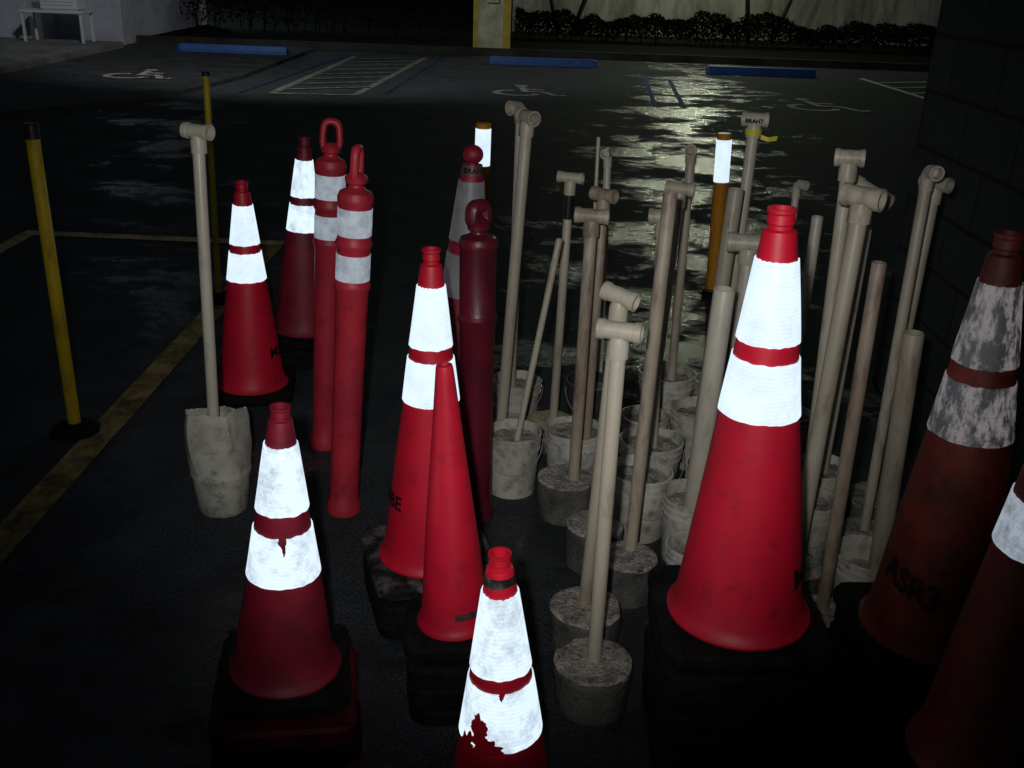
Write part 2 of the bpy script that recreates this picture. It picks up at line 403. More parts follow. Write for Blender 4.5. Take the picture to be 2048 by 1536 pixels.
def bucket_meshes(r,h,m,fill,fillm):
    bm=bmesh.new()
    pr=[(r*.84,0),(r*.86,.004),(r*.955,h*.74),(r*1.0,h*.75),(r*1.0,h*.775),(r*.965,h*.78),(r*.975,h*.86),(r*1.02,h*.865),(r*1.02,h*.885),(r*.98,h*.89),(r*.99,h*.965),(r*1.04,h*.97),(r*1.045,h*.99),(r*1.02,h),(r*.965,h),(r*.955,h*.98),(r*.82,.01)]
    rg=lathe(bm,pr,48,cap0=True)
    sd=r*991+h*77+random.random()*20
    ov=random.uniform(-.06,.06)
    for i in range(48):
        a=2*math.pi*i/48
        for ri,ring in enumerate(rg):
            k=min(1,pr[ri][1]/h); ring[i].co.x*=1+ov*k; ring[i].co.z+=.009*k*k*noise.noise(Vector((math.cos(a),math.sin(a),sd)))
    b=newmesh('bucket',bm,m)
    bm=bmesh.new(); R_=r*(.82+.125*fill/h)-.004
    n=10; rings=[]
    for i in range(n+1):
        rr=R_*i/n
        if i==0: rings.append([bm.verts.new((0,0,fill))]); continue
        ring=[]
        for j in range(36):
            cx,cy=rr*math.cos(2*math.pi*j/36),rr*math.sin(2*math.pi*j/36)
            ring.append(bm.verts.new((cx,cy,fill+.008*noise.noise(Vector((cx*30,cy*30,sd)))+.004*noise.noise(Vector((cx*90,cy*90,sd))))))
        rings.append(ring)
    for j in range(36): bm.faces.new((rings[0][0],rings[1][j],rings[1][(j+1)%36]))
    for a,c in zip(rings[1:-1],rings[2:]):
        for j in range(36): k=(j+1)%36; bm.faces.new((a[j],c[j],c[k],a[k]))
    f_=newmesh('fill',bm,fillm)
    bm=bmesh.new(); pts=[]
    for i in range(25):
        a=math.pi*i/24
        pts.append(Vector((math.cos(a)*r*1.06,-math.sin(a)*r*.35-r*.06 -math.sin(a)*r*.72,h*.88-math.sin(a)*h*.42)))
    rings=[]
    for i,p in enumerate(pts):
        t=(pts[min(i+1,24)]-pts[max(i-1,0)]).normalized(); q=Vector((0,0,1)).rotation_difference(t)
        rings.append([bm.verts.new(p+q@Vector((.0015*math.cos(j*math.pi/3),.0015*math.sin(j*math.pi/3),0))) for j in range(6)])
    for a,c in zip(rings[:-1],rings[1:]):
        for j in range(6): k=(j+1)%6; bm.faces.new((a[j],a[k],c[k],c[j]))
    w=newmesh('wire_handle',bm,M_wire)
    return b,f_,w
def block_mesh(r,h,m,seed):
    """concrete cast in a bucket: dark tapered side, crumbly pale top"""
    bm=bmesh.new(); segs=60
    prof=[(r*.90,0),(r*.91,.006),(r*.94,h*.4),(r*.985,h*.80),(r,h*.93),(r*.985,h*.975),(r*.94,h*.995)]+[(r*q,h) for q in (.85,.74,.62,.5,.38,.25,.1,.02)]
    rings=lathe(bm,prof,segs,cap0=True)
    for ri,ring in enumerate(rings):
        for v in ring:
            p=v.co*26+Vector((seed*7.3,seed*3.1,0))
            if ri>=5: v.co.z+=.005*noise.noise(p)+.003*noise.noise(p*3)
            if ri in (4,5,6):
                k=max(0,noise.noise(Vector((v.co.x*10+seed,v.co.y*10,seed)))-.15)
                v.co.x*=1-.2*k; v.co.y*=1-.2*k; v.co.z-=.025*k
    bm.faces.new(rings[-1])
    me=newmesh('block',bm,m); me.materials.append(M_concs)
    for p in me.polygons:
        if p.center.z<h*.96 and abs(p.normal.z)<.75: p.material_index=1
    return me
G_P='plastic pipe poles cast in buckets of concrete'
def stand(label,bx,by,tx,tz,r,m,base='bucket',top=None,az=-.5,tl=.08,px=None,py=None,fill=.18,fillm=None,bh=.21,br=.09,bmt=None,rzb=0,skew=0):
    px=bx if px is None else px; py=by if py is None else py
    e=thing('pipe_pole',label,'pole',(px,py,0),None,G_P)
    if base=='bucket':
        b,f_,w=bucket_meshes(br,bh,bmt or M_bucket,fill,fillm or M_conc)
        bo=part(e,'bucket',b); ff=part(e,'concrete_fill',f_)
        wo=part(bo,'handle',w); wo.rotation_euler=(0,0,rzb)
    else:
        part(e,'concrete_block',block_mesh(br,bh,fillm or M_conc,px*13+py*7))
    foot=.03
    v=Vector((tx-bx,0,tz-foot)); L=v.length
    q=Vector((0,0,1)).rotation_difference(v)
    L2=L-(r*1.0 if top in('tee','elbow') else 0)
    po=part(e,'pipe',pipe_mesh(L2,r,m)); po.rotation_mode='QUATERNION'; po.rotation_quaternion=q; po.location=(bx-px,by-py,foot)
    fo=po
    if top:
        me=tee_mesh(r,tl,m,az,skew=skew) if top=='tee' else elbow_mesh(r,m,az)
        fo=part(e,'tee_fitting' if top=='tee' else 'elbow_fitting',me); fo.rotation_mode='QUATERNION'; fo.rotation_quaternion=q; fo.location=(tx-px,by-py,tz)
    return e,fo
stand('white pipe pole with elbow top standing in a white bucket',-.005,3.48,-.002,1.150,.018,M_pvc,'bucket','elbow',az=-2.4,px=.02,py=3.48,br=.088,fill=.15,bh=.18)
stand('pale pipe pole with open tee top on a concrete block',-.035,3.29,.018,1.145,.019,M_pvc,'block','tee',az=-1.0,tl=.08,br=.07,bh=.08)
e,_=stand('slender pipe pole with tee top and black tape in tan concrete',.15,3.32,.165,.955,.0145,M_pvc,'block','tee',az=-.25,tl=.085,br=.088,bh=.10,fillm=M_sand,px=.14,py=3.31)
def tape(e,bx,by,tx,tz,r,za,zb,m,px,py):
    q=Vector((0,0,1)).rotation_difference(Vector((tx-bx,0,tz-.03)))
    bm=bmesh.new(); lathe(bm,[(r,za),(r+.0015,za),(r+.0015,zb),(r,zb)],24); o=part(e,'tape',newmesh('tape',bm,m)); o.rotation_mode='QUATERNION'; o.rotation_quaternion=q; o.location=(bx-px,by-py,.03)
tape(e,.15,3.32,.165,.955,.0145,.79,.87,M_blacktape,.14,3.31)
stand('thin stick standing in a black bucket',.27,3.43,.255,1.07,.006,M_pvc,'bucket',None,px=.29,py=3.42,br=.092,bmt=M_dbucket,fill=.17)
stand('narrow pale pipe with hooked elbow top',.335,3.62,.305,.99,.013,M_pvcw,'block','elbow',az=-1.9,br=.075,bh=.1)
stand('stained pipe pole with wide tee top in a concrete block',.20,2.81,.205,.95,.0175,M_pvcb,'block','tee',az=-.15,tl=.095,br=.092,bh=.13,px=.18,py=2.82)
stand('stained pipe pole with tee top in a white bucket',.245,3.0,.25,.97,.016,M_pvcb,'bucket','tee',az=-.7,tl=.08,px=.21,py=3.03,br=.095,fill=.18,bh=.20)
stand('thin wooden stake leaning in a white bucket',.0,2.97,.125,.84,.010,M_pvc,'bucket',None,px=.01,py=2.97,br=.09,fill=.18)
stand('pale pipe pole with tee top among other poles',.47,3.18,.50,.96,.0175,M_pvc,'bucket','tee',az=-.3,tl=.09,br=.078,bh=.19,px=.455,py=3.18,fill=.16)
stand('tall stained open pipe standing in rough concrete',.34,2.43,.36,1.10,.0175,M_pvcb,'block',None,br=.083,bh=.12,px=.33,py=2.39)
stand('pipe pole with tee top in a white bucket',.46,2.96,.425,.92,.0185,M_pvc,'bucket','tee',az=-.2,tl=.085,px=.45,py=2.95,br=.1,fill=.18,rzb=.5)
stand('pipe pole with round elbow top in a white bucket',.60,3.58,.59,1.02,.0165,M_pvc,'bucket','elbow',az=-1.8,px=.58,py=3.56,br=.102,fill=.165,bh=.2)
stand('thick plain open pipe in a white bucket',.65,3.21,.68,.96,.025,M_pvc,'bucket',None,px=.64,py=3.21,br=.092,fill=.175)
e,fo=stand('cream pipe pole with lettered tee and yellow tape',.76,3.47,.77,1.14,.019,M_pvcw,'bucket','tee',az=-.1,tl=.085,br=.088)
def tfn(x,y):
    r=.019*1.18*1.09+.0015; a=(y-.009)/r
    return Vector((x-.034,-r*math.cos(a),r*math.sin(a)))
t=part(fo,'lettering',text_mesh('BRAHT',.019,M_ink,tfn,.05)); t.rotation_euler=(0,0,-.1)
bm=bmesh.new(); lathe(bm,[(.0255,-.05),(.0275,-.05),(.0275,-.032),(.0255,-.032)],24)
vv=[bm.verts.new(p) for p in ((.02,-.028,-.045),(.045,-.032,-.052),(.075,-.030,-.046),(.073,-.029,-.062),(.045,-.033,-.066),(.02,-.028,-.060))]
bm.faces.new((vv[0],vv[1],vv[4],vv[5])); bm.faces.new((vv[1],vv[2],vv[3],vv[4]))
part(fo,'tape',newmesh('tape',bm,M_ytape,False))
stand('thick pale pipe pole with long tee top',.71,3.02,.70,.836,.024,M_pvcw,'bucket','tee',az=-.15,tl=.13,br=.085,bh=.2)
stand('wide plain open pipe standing in a white bucket',.53,2.59,.55,.82,.029,M_pvcw,'bucket',None,br=.088,px=.53,py=2.59,fill=.175)
stand('pipe pole with tilted tee top in a round concrete block',.200,2.17,.232,.92,.0165,M_pvc,'block','tee',az=-.55,tl=.082,br=.092,bh=.115,px=.205,py=2.155,skew=.15)
stand('pipe pole with tee top in a worn round concrete block',.212,1.94,.212,.92,.0165,M_pvc,'block','tee',az=-.3,tl=.09,br=.092,bh=.12,px=.21,py=1.935)
stand('pale pipe pole with tee top in a white bucket',.86,2.60,.825,1.17,.0175,M_pvc,'bucket','tee',az=-.25,tl=.072,br=.084)
stand('thick pale pipe pole with large open tee top',.78,2.38,.80,1.117,.021,M_pvc,'block','tee',az=-.7,tl=.095,br=.08,bh=.12)
stand('pale pipe pole with sloping tee top',.96,2.82,.97,1.04,.019,M_pvc,'bucket','tee',az=-.9,tl=.12,br=.085,bh=.2,skew=.3)
stand('plain open pipe upright behind a cone',.95,3.22,.95,.88,.0185,M_pvcw,'bucket',None,br=.085,bh=.2)
stand('thin pipe pole with small elbow top',.95,3.44,.93,.94,.012,M_pvcw,'block','elbow',az=-1.1,br=.085,bh=.12)
stand('plain stained open pipe beside stacked cones',.81,2.20,.80,1.011,.0165,M_pvcb,'block',None,br=.075,bh=.10)
stand('pipe pole with round elbow top near the wall',1.03,2.58,1.02,1.15,.0145,M_pvc,'block','elbow',az=-1.5,br=.08,bh=.12)
stand('pipe pole with open tee top near the wall',1.12,2.79,1.13,1.08,.016,M_pvc,'block','tee',az=-1.0,tl=.085,br=.085,bh=.12)
stand('short thick open pipe in a white bucket near the wall',.985,2.32,.955,.81,.0245,M_pvc,'bucket',None,px=.955,py=2.32,br=.09,fill=.13,bh=.2)
def empty_bucket(label,x,y,r,h,fill,m=None,fm=None,rz=0):
    e=thing('bucket',label,'bucket',(x,y,0),None,'white plastic buckets',rz)
    b,f_,w=bucket_meshes(r,h,m or M_bucket,fill,fm or M_conc)
    part(e,'bucket_body',b); part(e,'concrete_fill',f_); part(e,'handle',w)
empty_bucket('white bucket filled with concrete beside pipe poles',.395,2.73,.096,.21,.18,rz=.3)
empty_bucket('small white bucket wedged among concrete blocks',.505,2.36,.075,.18,.14)
empty_bucket('white bucket of concrete standing behind the pipe poles',.79,3.22,.07,.19,.16,rz=.8)
empty_bucket('white bucket of concrete between thick pipes',.635,2.80,.09,.20,.17,rz=.1)
for i,(x,y,r_,h_) in enumerate(((.25,2.54,.083,.13),(.30,3.21,.068,.11),(.67,2.43,.05,.09))):
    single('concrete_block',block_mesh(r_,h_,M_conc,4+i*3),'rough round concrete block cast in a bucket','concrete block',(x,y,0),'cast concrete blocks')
# torn bucket with pole
e=thing('pipe_pole','white pipe pole with tee in a torn white bucket','pole',(-.88,2.78,0),None,G_P)
bm=bmesh.new(); prof=[(.070,0),(.074,.006),(.080,.06),(.087,.125),(.0905,.128),(.091,.138),(.089,.142),(.094,.18),(.096,.22),(.094,.26),(.090,.295),(.086,.325),(.082,.322),(.085,.2),(.07,.02)]
NS=70
rings=lathe(bm,prof,NS)
for ri,(r_,z_) in enumerate(prof):
    for i,v in enumerate(rings[ri]):
        a=2*math.pi*i/NS
        if z_>.143:
            k=min(1,(z_-.143)/.12)
            wd=2*math.pi/5; am_=((a+.9)%wd)-wd/2
            fac=math.cos(wd/2)/math.cos(am_)
            d=(1-k*.7)+k*.7*(fac*1.15)+.06*k*noise.noise(Vector((v.co.x*25,v.co.y*25,z_*18)))
            v.co.x*=d; v.co.y*=d
            v.co.z+= k*(.024*math.sin(a+2.9)+.012*noise.noise(Vector((math.cos(a)*2,math.sin(a)*2,9)))+.006*noise.noise(Vector((math.cos(a)*8,math.sin(a)*8,5))))
            v.co.x-=.006*k
bm.faces.new(rings[0])
part(e,'bucket',newmesh('torn_bucket',bm,M_bucket),label='crumpled torn white bucket')
bm=bmesh.new(); lathe(bm,[(.083,.12),(.04,.125),(.003,.125)],30); part(e,'concrete_fill',newmesh('fill',bm,M_conc))
v=Vector((.03,0,1.12)); q=Vector((0,0,1)).rotation_difference(v)
po=part(e,'pipe',pipe_mesh(v.length-.01,.0165,M_pvcw)); po.rotation_mode='QUATERNION'; po.rotation_quaternion=q; po.location=(-.01,-.02,.03)
fo=part(e,'tee_fitting',tee_mesh(.0165,.082,M_pvcw,-.35+math.pi)); fo.location=(.02,-.02,1.15)
def rubber(x,y,s,n,rz,lab):
    bm=bmesh.new()
    for i in range(n):
        rbox(bm,s*(1-.03*i),s*(1-.03*i),.045*i,.045*i+.038,bev=.008,corner=.04,M=Matrix.Rotation(.15*i,4,'Z')@Matrix.Translation((.01*i,.006*i,0)))
    single('rubber_base',newmesh('rubber_base',bm,M_rubber),lab,'rubber base',(x,y,0),None,rz)
rubber(.42,3.48,.15,2,.4,'small pile of black rubber pads beside buckets')

# ------------------------------------------------------------ ground
m=bpy.data.materials.new('wet_asphalt'); m.use_nodes=True; nt=m.node_tree; N=nt.nodes; L=nt.links; b=N['Principled BSDF']
tc=N.new('ShaderNodeTexCoord'); O=tc.outputs['Object']
def nz(scale,detail=6,rough=.6,src=O,dist=0):
    n=N.new('ShaderNodeTexNoise'); n.inputs['Scale'].default_value=scale; n.inputs['Detail'].default_value=detail; n.inputs['Roughness'].default_value=rough; n.inputs['Distortion'].default_value=dist
    L.new(src,n.inputs['Vector']); return n.outputs['Fac']
def ramp(s,p0,c0,p1,c1):
    r=N.new('ShaderNodeValToRGB'); r.color_ramp.elements[0].position=p0; r.color_ramp.elements[1].position=p1
    r.color_ramp.elements[0].color=(*c0,1); r.color_ramp.elements[1].color=(*c1,1); L.new(s,r.inputs['Fac']); return r.outputs['Color']
def mth(op,a,b_=None,c=None):
    n=N.new('ShaderNodeMath'); n.operation=op
    for i,v in enumerate((a,b_,c)):
        if v is None: continue
        if isinstance(v,(int,float)): n.inputs[i].default_value=v
        else: L.new(v,n.inputs[i])
    return n.outputs[0]
mp=N.new('ShaderNodeMapping'); mp.inputs['Scale'].default_value=(.9,1.1,1); mp.inputs['Location'].default_value=(3.3,1.7,0); L.new(O,mp.inputs['Vector'])
wet=nz(1.2,11,.74,mp.outputs[0],.25)
sx=N.new('ShaderNodeSeparateXYZ'); L.new(O,sx.inputs[0])
# wetness bias along the lamp directions, shaped to place their reflections
t1=mth('ABSOLUTE',mth('SUBTRACT',mth('MULTIPLY',sx.outputs['Y'],.158),sx.outputs['X']))
t2=mth('ADD',mth('ABSOLUTE',mth('ADD',mth('MULTIPLY',sx.outputs['Y'],.335),sx.outputs['X'])),.35)
tm=mth('MINIMUM',mth('MINIMUM',t1,t2),1.6)
wet2=mth('ADD',wet,mth('MULTIPLY_ADD',tm,-.13,.065))
wetm=ramp(wet2,.495,(0,0,0),.57,(1,1,1))
fine=nz(150,3,.7); med=nz(2.5,7,.65)
dry=ramp(fine,.36,(.012,.015,.018),.72,(.10,.113,.122))
mx=N.new('ShaderNodeMix'); mx.data_type='RGBA'; L.new(wetm,mx.inputs[0]); L.new(dry,mx.inputs[6]); mx.inputs[7].default_value=(.018,.022,.024,1)
mb=N.new('ShaderNodeMix'); mb.data_type='RGBA'; mb.blend_type='MULTIPLY'; mb.inputs[0].default_value=.7; L.new(mx.outputs[2],mb.inputs[6]); L.new(ramp(med,.3,(.4,.4,.4),.7,(1.3,1.3,1.3)),mb.inputs[7])
L.new(mb.outputs[2],b.inputs['Base Color'])
rr=ramp(wetm,0,(.8,.8,.8),1,(.15,.15,.15)); L.new(rr,b.inputs['Roughness'])
sp_=ramp(wetm,0,(.10,.10,.10),1,(.5,.5,.5)); L.new(sp_,b.inputs['Specular IOR Level'])
bh=nz(120,3,.75); bw=nz(22,4,.65)
am=mth('MULTIPLY_ADD',bw,1.6,bh)
bp=N.new('ShaderNodeBump'); bp.inputs['Distance'].default_value=.006
bs=ramp(wetm,0,(.9,.9,.9),1,(.38,.38,.38)); L.new(bs,bp.inputs['Strength']); L.new(am,bp.inputs['Height']); L.new(bp.outputs['Normal'],b.inputs['Normal'])
M_asph=m
bm=bmesh.new(); bm.faces.new([bm.verts.new(p) for p in ((-60,-20,0),(60,-20,0),(60,90,0),(-60,90,0))]); structure('ground',newmesh('ground',bm,M_asph,False))

def paint(name,c,thr=.52,k=.25,sc=9):
    m=bpy.data.materials.new(name); m.use_nodes=True; nt=m.node_tree; N=nt.nodes; L=nt.links; b=N['Principled BSDF']
    tc=N.new('ShaderNodeTexCoord'); n=N.new('ShaderNodeTexNoise'); n.inputs['Scale'].default_value=sc; n.inputs['Detail'].default_value=10; n.inputs['Roughness'].default_value=.8
    L.new(tc.outputs['Object'],n.inputs['Vector'])
    r=N.new('ShaderNodeValToRGB'); r.color_ramp.elements[0].position=thr-.1; r.color_ramp.elements[1].position=thr+.1
    r.color_ramp.elements[0].color=(*c,1); r.color_ramp.elements[1].color=(c[0]*k,c[1]*k,c[2]*k,1)
    L.new(n.outputs['Fac'],r.inputs['Fac']); L.new(r.outputs['Color'],b.inputs['Base Color']); b.inputs['Roughness'].default_value=.8; b.inputs['Specular IOR Level'].default_value=.1
    return m
P_y=paint('worn_yellow_paint',(.36,.27,.12),.51,.22,6); P_y2=paint('pale_yellow_paint',(.62,.50,.26),.54,.3); P_w=paint('worn_white_paint',(.26,.26,.22),.50,.2); P_i=paint('white_symbol_paint',(.42,.41,.36),.52,.2); P_i2=paint('bright_white_symbol_paint',(.75,.75,.64),.58,.35); P_b=paint('worn_blue_paint',(.02,.04,.13),.48)  # stall yellow and second white lightened to offset weak flash and wet glare
def line(bm,x0,y0,x1,y1,w,z):
    d=Vector((x1-x0,y1-y0)).normalized(); n=Vector((-d.y,d.x))*w/2
    bm.faces.new([bm.verts.new((x,y,z)) for x,y in ((x0+n.x,y0+n.y),(x0-n.x,y0-n.y),(x1-n.x,y1-n.y),(x1+n.x,y1+n.y))])
bm=bmesh.new(); line(bm,-1.43,5.84,-1.46,1.0,.105,.004); structure('road_marking_yellow_edge',newmesh('m',bm,P_y,False))
bm=bmesh.new(); line(bm,-2.94,5.93,-1.38,5.90,.10,.0045); line(bm,-2.9,5.87,-2.9,1.0,.09,.004); structure('road_marking_yellow_stall',newmesh('m',bm,P_y2,False))
bm=bmesh.new()
line(bm,-3.05,12.8,-2.85,18,.1,.004); line(bm,-2.05,12.95,-1.68,18.3,.1,.004); line(bm,-3.03,12.78,-2.02,12.9,.1,.008)
for i in range(8):
    y=13.2+i*.62; line(bm,-2.96+.03*i,y,-1.98+.03*i,y+.55,.07,.012)
structure('road_marking_white_hatching',newmesh('m',bm,P_w,False))
bm=bmesh.new(); line(bm,-3.42,12.7,-3.0,18,.05,.004); line(bm,-1.7,13.1,-1.38,18.6,.05,.004); structure('road_marking_blue_border',newmesh('m',bm,P_b,False))
bm=bmesh.new(); line(bm,1.62,12.8,1.88,16.6,.06,.004); line(bm,1.97,12.8,2.2,16.0,.06,.004); structure('road_marking_blue_stall',newmesh('m',bm,paint('wet_blue_paint',(.05,.12,.36),.55),False))
bm=bmesh.new(); line(bm,5.5,17.4,5.7,13.5,.1,.004)
for i in range(5): line(bm,5.6,14+i*.7,6.8,14.5+i*.7,.07,.008)
structure('road_marking_white_hatching_far',newmesh('m',bm,P_i2,False))
def isa(x,y,z,s,rz,pm):
    bm=bmesh.new(); w=.10*s
    def arc(cx,cy,r,a0,a1,n=22):
        vs=[]
        for i in range(n+1):
            a=D2(a0+(a1-a0)*i/n); vs.append((bm.verts.new(((cx+(r-w/2)*math.cos(a)),(cy+(r-w/2)*math.sin(a)),0)),bm.verts.new((cx+(r+w/2)*math.cos(a),cy+(r+w/2)*math.sin(a),0))))
        for a,b_ in zip(vs[:-1],vs[1:]): bm.faces.new((a[0],a[1],b_[1],b_[0]))
    arc(-.12*s,-.25*s,.27*s,100,350)
    line(bm,-.05*s,.38*s,0,-.12*s,w,.0); line(bm,-.02*s,.15*s,.24*s,.15*s,w*.9,.0015); line(bm,-.05*s,-.11*s,.26*s,-.11*s,w,.003)
    line(bm,.25*s,-.1*s,.38*s,-.45*s,w,.0015); line(bm,.36*s,-.45*s,.52*s,-.40*s,w,.003)
    c=[bm.verts.new((-.06*s+.095*s*math.cos(D2(i*20)),.54*s+.095*s*math.sin(D2(i*20)),0)) for i in range(18)]; bm.faces.new(c)
    o=structure('road_marking_accessible_symbol',newmesh('m',bm,pm,False),(x,y,z)); o.rotation_euler=(0,0,rz)
isa(-4.97,13.85,.056,.95,0,P_i); isa(.04,14.0,.005,1.0,0,P_i); isa(3.8,13.6,.005,1.05,0,P_i2)
M_pad=mat('damp_asphalt_pad',(.020,.022,.024),(.045,.048,.05),rough=.7,scale=3,bump=.5,bscale=80,spec=.2)
bm=bmesh.new(); pts=[(-6.56,9.3),(-5.3,9.9),(-4.5,11.2),(-4.0,12.4),(-3.75,14.2),(-3.68,18.9),(-6.56,18.9)]
a=[bm.verts.new((x,y,.05)) for x,y in pts]; c=[bm.verts.new((x,y-.06,-.01)) for x,y in pts]
bm.faces.new(a)
for i in range(len(pts)): j=(i+1)%len(pts); bm.faces.new((a[i],a[j],c[j],c[i]))
structure('pavement_pad',newmesh('pad',bm,M_pad,False))
M_walk=mat('concrete_walk',(.17,.17,.165),(.09,.09,.09),rough=.8,scale=2,bump=.4,spec=.2)
bm=bmesh.new(); box(bm,-16,-6.58,10.5,17.62,-.02,.14,.02); structure('pavement_walkway',newmesh('walk',bm,M_walk))
bm=bmesh.new(); box(bm,-20,24,19.2,19.36,-.02,.12,.02); structure('kerb',newmesh('kerb',bm,mat('kerb_concrete',(.05,.05,.045),(.025,.025,.022),scale=2,rough=.9,spec=.1)))
M_soil=mat('dark_lawn',(.003,.005,.002),(.008,.009,.005),rough=.95,scale=6,bump=1,bscale=30,spec=.05)
bm=bmesh.new(); box(bm,-30,30,19.36,40,-.02,.07); structure('planting_bed_ground',newmesh('soil',bm,M_soil,False))
M_blue=mat('blue_paint',(.014,.08,.32),(.014,.05,.19),rough=.5,scale=8,bump=.1)
for (x0,y,z) in ((-5.60,17.36,.05),(-.56,17.66,0),(2.97,17.36,0)):
    bm=bmesh.new(); Lh=.88
    pr=[(-.09,0),(-.085,.05),(-.05,.12),(.05,.12),(.085,.05),(.09,0)]
    n=[]
    for xs in (-Lh,-Lh+.04,Lh-.04,Lh):
        k=.86 if abs(xs)==Lh else 1
        n.append([bm.verts.new((xs,py*k,pz*k)) for py,pz in pr])
    for a,c in zip(n[:-1],n[1:]):
        for i in range(5): bm.faces.new((a[i],a[i+1],c[i+1],c[i]))
    bm.faces.new(n[0]); bm.faces.new(n[-1])
    single('wheel_stop',newmesh('wheel_stop',bm,M_blue,False),'blue painted concrete wheel stop at a parking bay','wheel stop',(x0+Lh,y,z),'blue wheel stops')
e=thing('column','cream column with yellow edge stripes and meter box','column',(-.60,19.85,.06))
M_cream=mat('cream_stucco',(.60,.58,.42),(.36,.34,.22),rough=.85,scale=3,bump=.4,bscale=70)
M_yedge=mat('yellow_edge_paint',(.55,.40,.03),(.4,.28,.03),rough=.6,scale=6)
bm=bmesh.new(); box(bm,-.33,.33,-.33,.33,0,4.2,.012); box(bm,-.37,.37,-.37,.37,4.2,4.32,.01); part(e,'shaft',newmesh('shaft',bm,M_cream,False))
for x0,x1 in ((-.335,-.25),(.20,.335)):
    bm=bmesh.new(); box(bm,x0,x1,-.335,-.3305,.02,4.1); part(e,'stripe',newmesh('stripe',bm,M_yedge,False))
bm=bmesh.new(); box(bm,-.1,.12,-.40,-.335,.82,1.35,.01); mb_=part(e,'meter_box',newmesh('box',bm,mat('grey_enamel',(.5,.5,.45),rough=.4),False))
bm=bmesh.new(); box(bm,-.05,.07,-.404,-.4005,.86,.98); part(mb_,'window',newmesh('win',bm,M_ink,False))
M_wall=mat('stained_stucco_wall',(.42,.42,.36),(.20,.20,.17),rough=.9,scale=1.3,bump=.4,bscale=40,stretch=(1,1,.25),spec=.1,c3=(.12,.12,.10),c3lo=.5)
bm=bmesh.new(); box(bm,-.3,30,25.0,25.2,-.05,2.3); box(bm,-.34,30,24.96,25.24,2.3,2.42)
single('boundary_wall',newmesh('wall',bm,M_wall,False),'pale stained boundary wall behind the hedge','wall')
M_leaf=mat('hedge_leaves',(.006,.011,.005),(.002,.005,.002),rough=.9,scale=5,spec=.02)
def leaf(bm,c,s):
    q=Quaternion((random.gauss(0,1),random.gauss(0,1),random.gauss(0,1),random.gauss(0,1))).normalized()
    bm.faces.new([bm.verts.new(c+q@Vector(p)) for p in ((-s,0,0),(0,-s*.5,.0),(s*1.1,0,s*.3),(0,s*.5,0))])
def hedge(x0,x1,y0,y1,h,n,name,lab,hvar=.12):
    bm=bmesh.new()
    for i in range(int((x1-x0)*5)):
        x=random.uniform(x0,x1); y=random.uniform(y0+.1,y1-.1); q=Matrix.Translation((x,y,0))@Matrix.Rotation(random.uniform(-.3,.3),4,'Y')@Matrix.Rotation(random.uniform(-.3,.3),4,'X')
        lathe(bm,[(.012,.05),(.006,h*.85)],5,M=q)
    for i in range(n):
        x=random.uniform(x0,x1); top=h*(1+hvar*2*noise.noise(Vector((x*.9,3,0)))+hvar*noise.noise(Vector((x*3.1,8,0))))
        zf=random.random()**.6; z=.15+zf*(top-.15)
        y=random.uniform(y0,y1); y+=.08*noise.noise(Vector((x*2,z*3,1)))
        leaf(bm,Vector((x,y,z)),random.uniform(.025,.05))
    single(name,newmesh('hedge',bm,M_leaf,False),lab,'hedge')
hedge(-.2,11.5,22.2,23.1,.60,19000,'hedge','low ragged dark hedge in front of the pale wall',.26)
hedge(-11.5,-.35,21.6,23.2,1.35,17000,'hedge','tall dark hedge in shadow beside the column',.08)
M_bark=mat('bark',(.02,.018,.014),(.04,.035,.03),rough=.9,scale=12,bump=.5)
def tree(x,y,lean,h,lab):
    e=thing('tree',lab,'tree',(x,y,.05),None,'slender trees by the wall')
    bm=bmesh.new()
    def limb(p,d,L,r,depth):
        q=Vector((0,0,1)).rotation_difference(d); Mx=Matrix.Translation(p)@q.to_matrix().to_4x4()
        lathe(bm,[(r,0),(r*.85,L*.5),(r*.62,L)],8,M=Mx)
        end=p+d*L
        if depth==0: return [end]
        out=[]
        for k in range(2 if depth<3 else 3):
            nd=(d+Vector((random.uniform(-.6,.6),random.uniform(-.6,.6),random.uniform(0,.4)))).normalized(); out+=limb(end-d*.02,nd,L*.62,r*.6,depth-1)
        return out
    ends=limb(Vector((0,0,-.03)),Vector(lean).normalized(),h*.5,.06,3)
    part(e,'trunk',newmesh('trunk',bm,M_bark))
    bm=bmesh.new()
    for c0 in ends:
        for i in range(90):
            leaf(bm,c0+Vector((random.gauss(0,.22),random.gauss(0,.22),random.gauss(0,.16))),random.uniform(.03,.06))
    part(e,'crown',newmesh('crown',bm,M_leaf,False))
tree(.75,23.7,(-.25,0,1),3.4,'slender leaning tree before the pale wall')
tree(1.0,23.9,(.35,0,1),3.4,'slender leaning tree before the pale wall')
tree(4.9,23.7,(-.12,0,1),3.6,'slender leaning tree before the pale wall')
tree(5.4,23.8,(.35,0,1),3.6,'slender leaning tree before the pale wall')
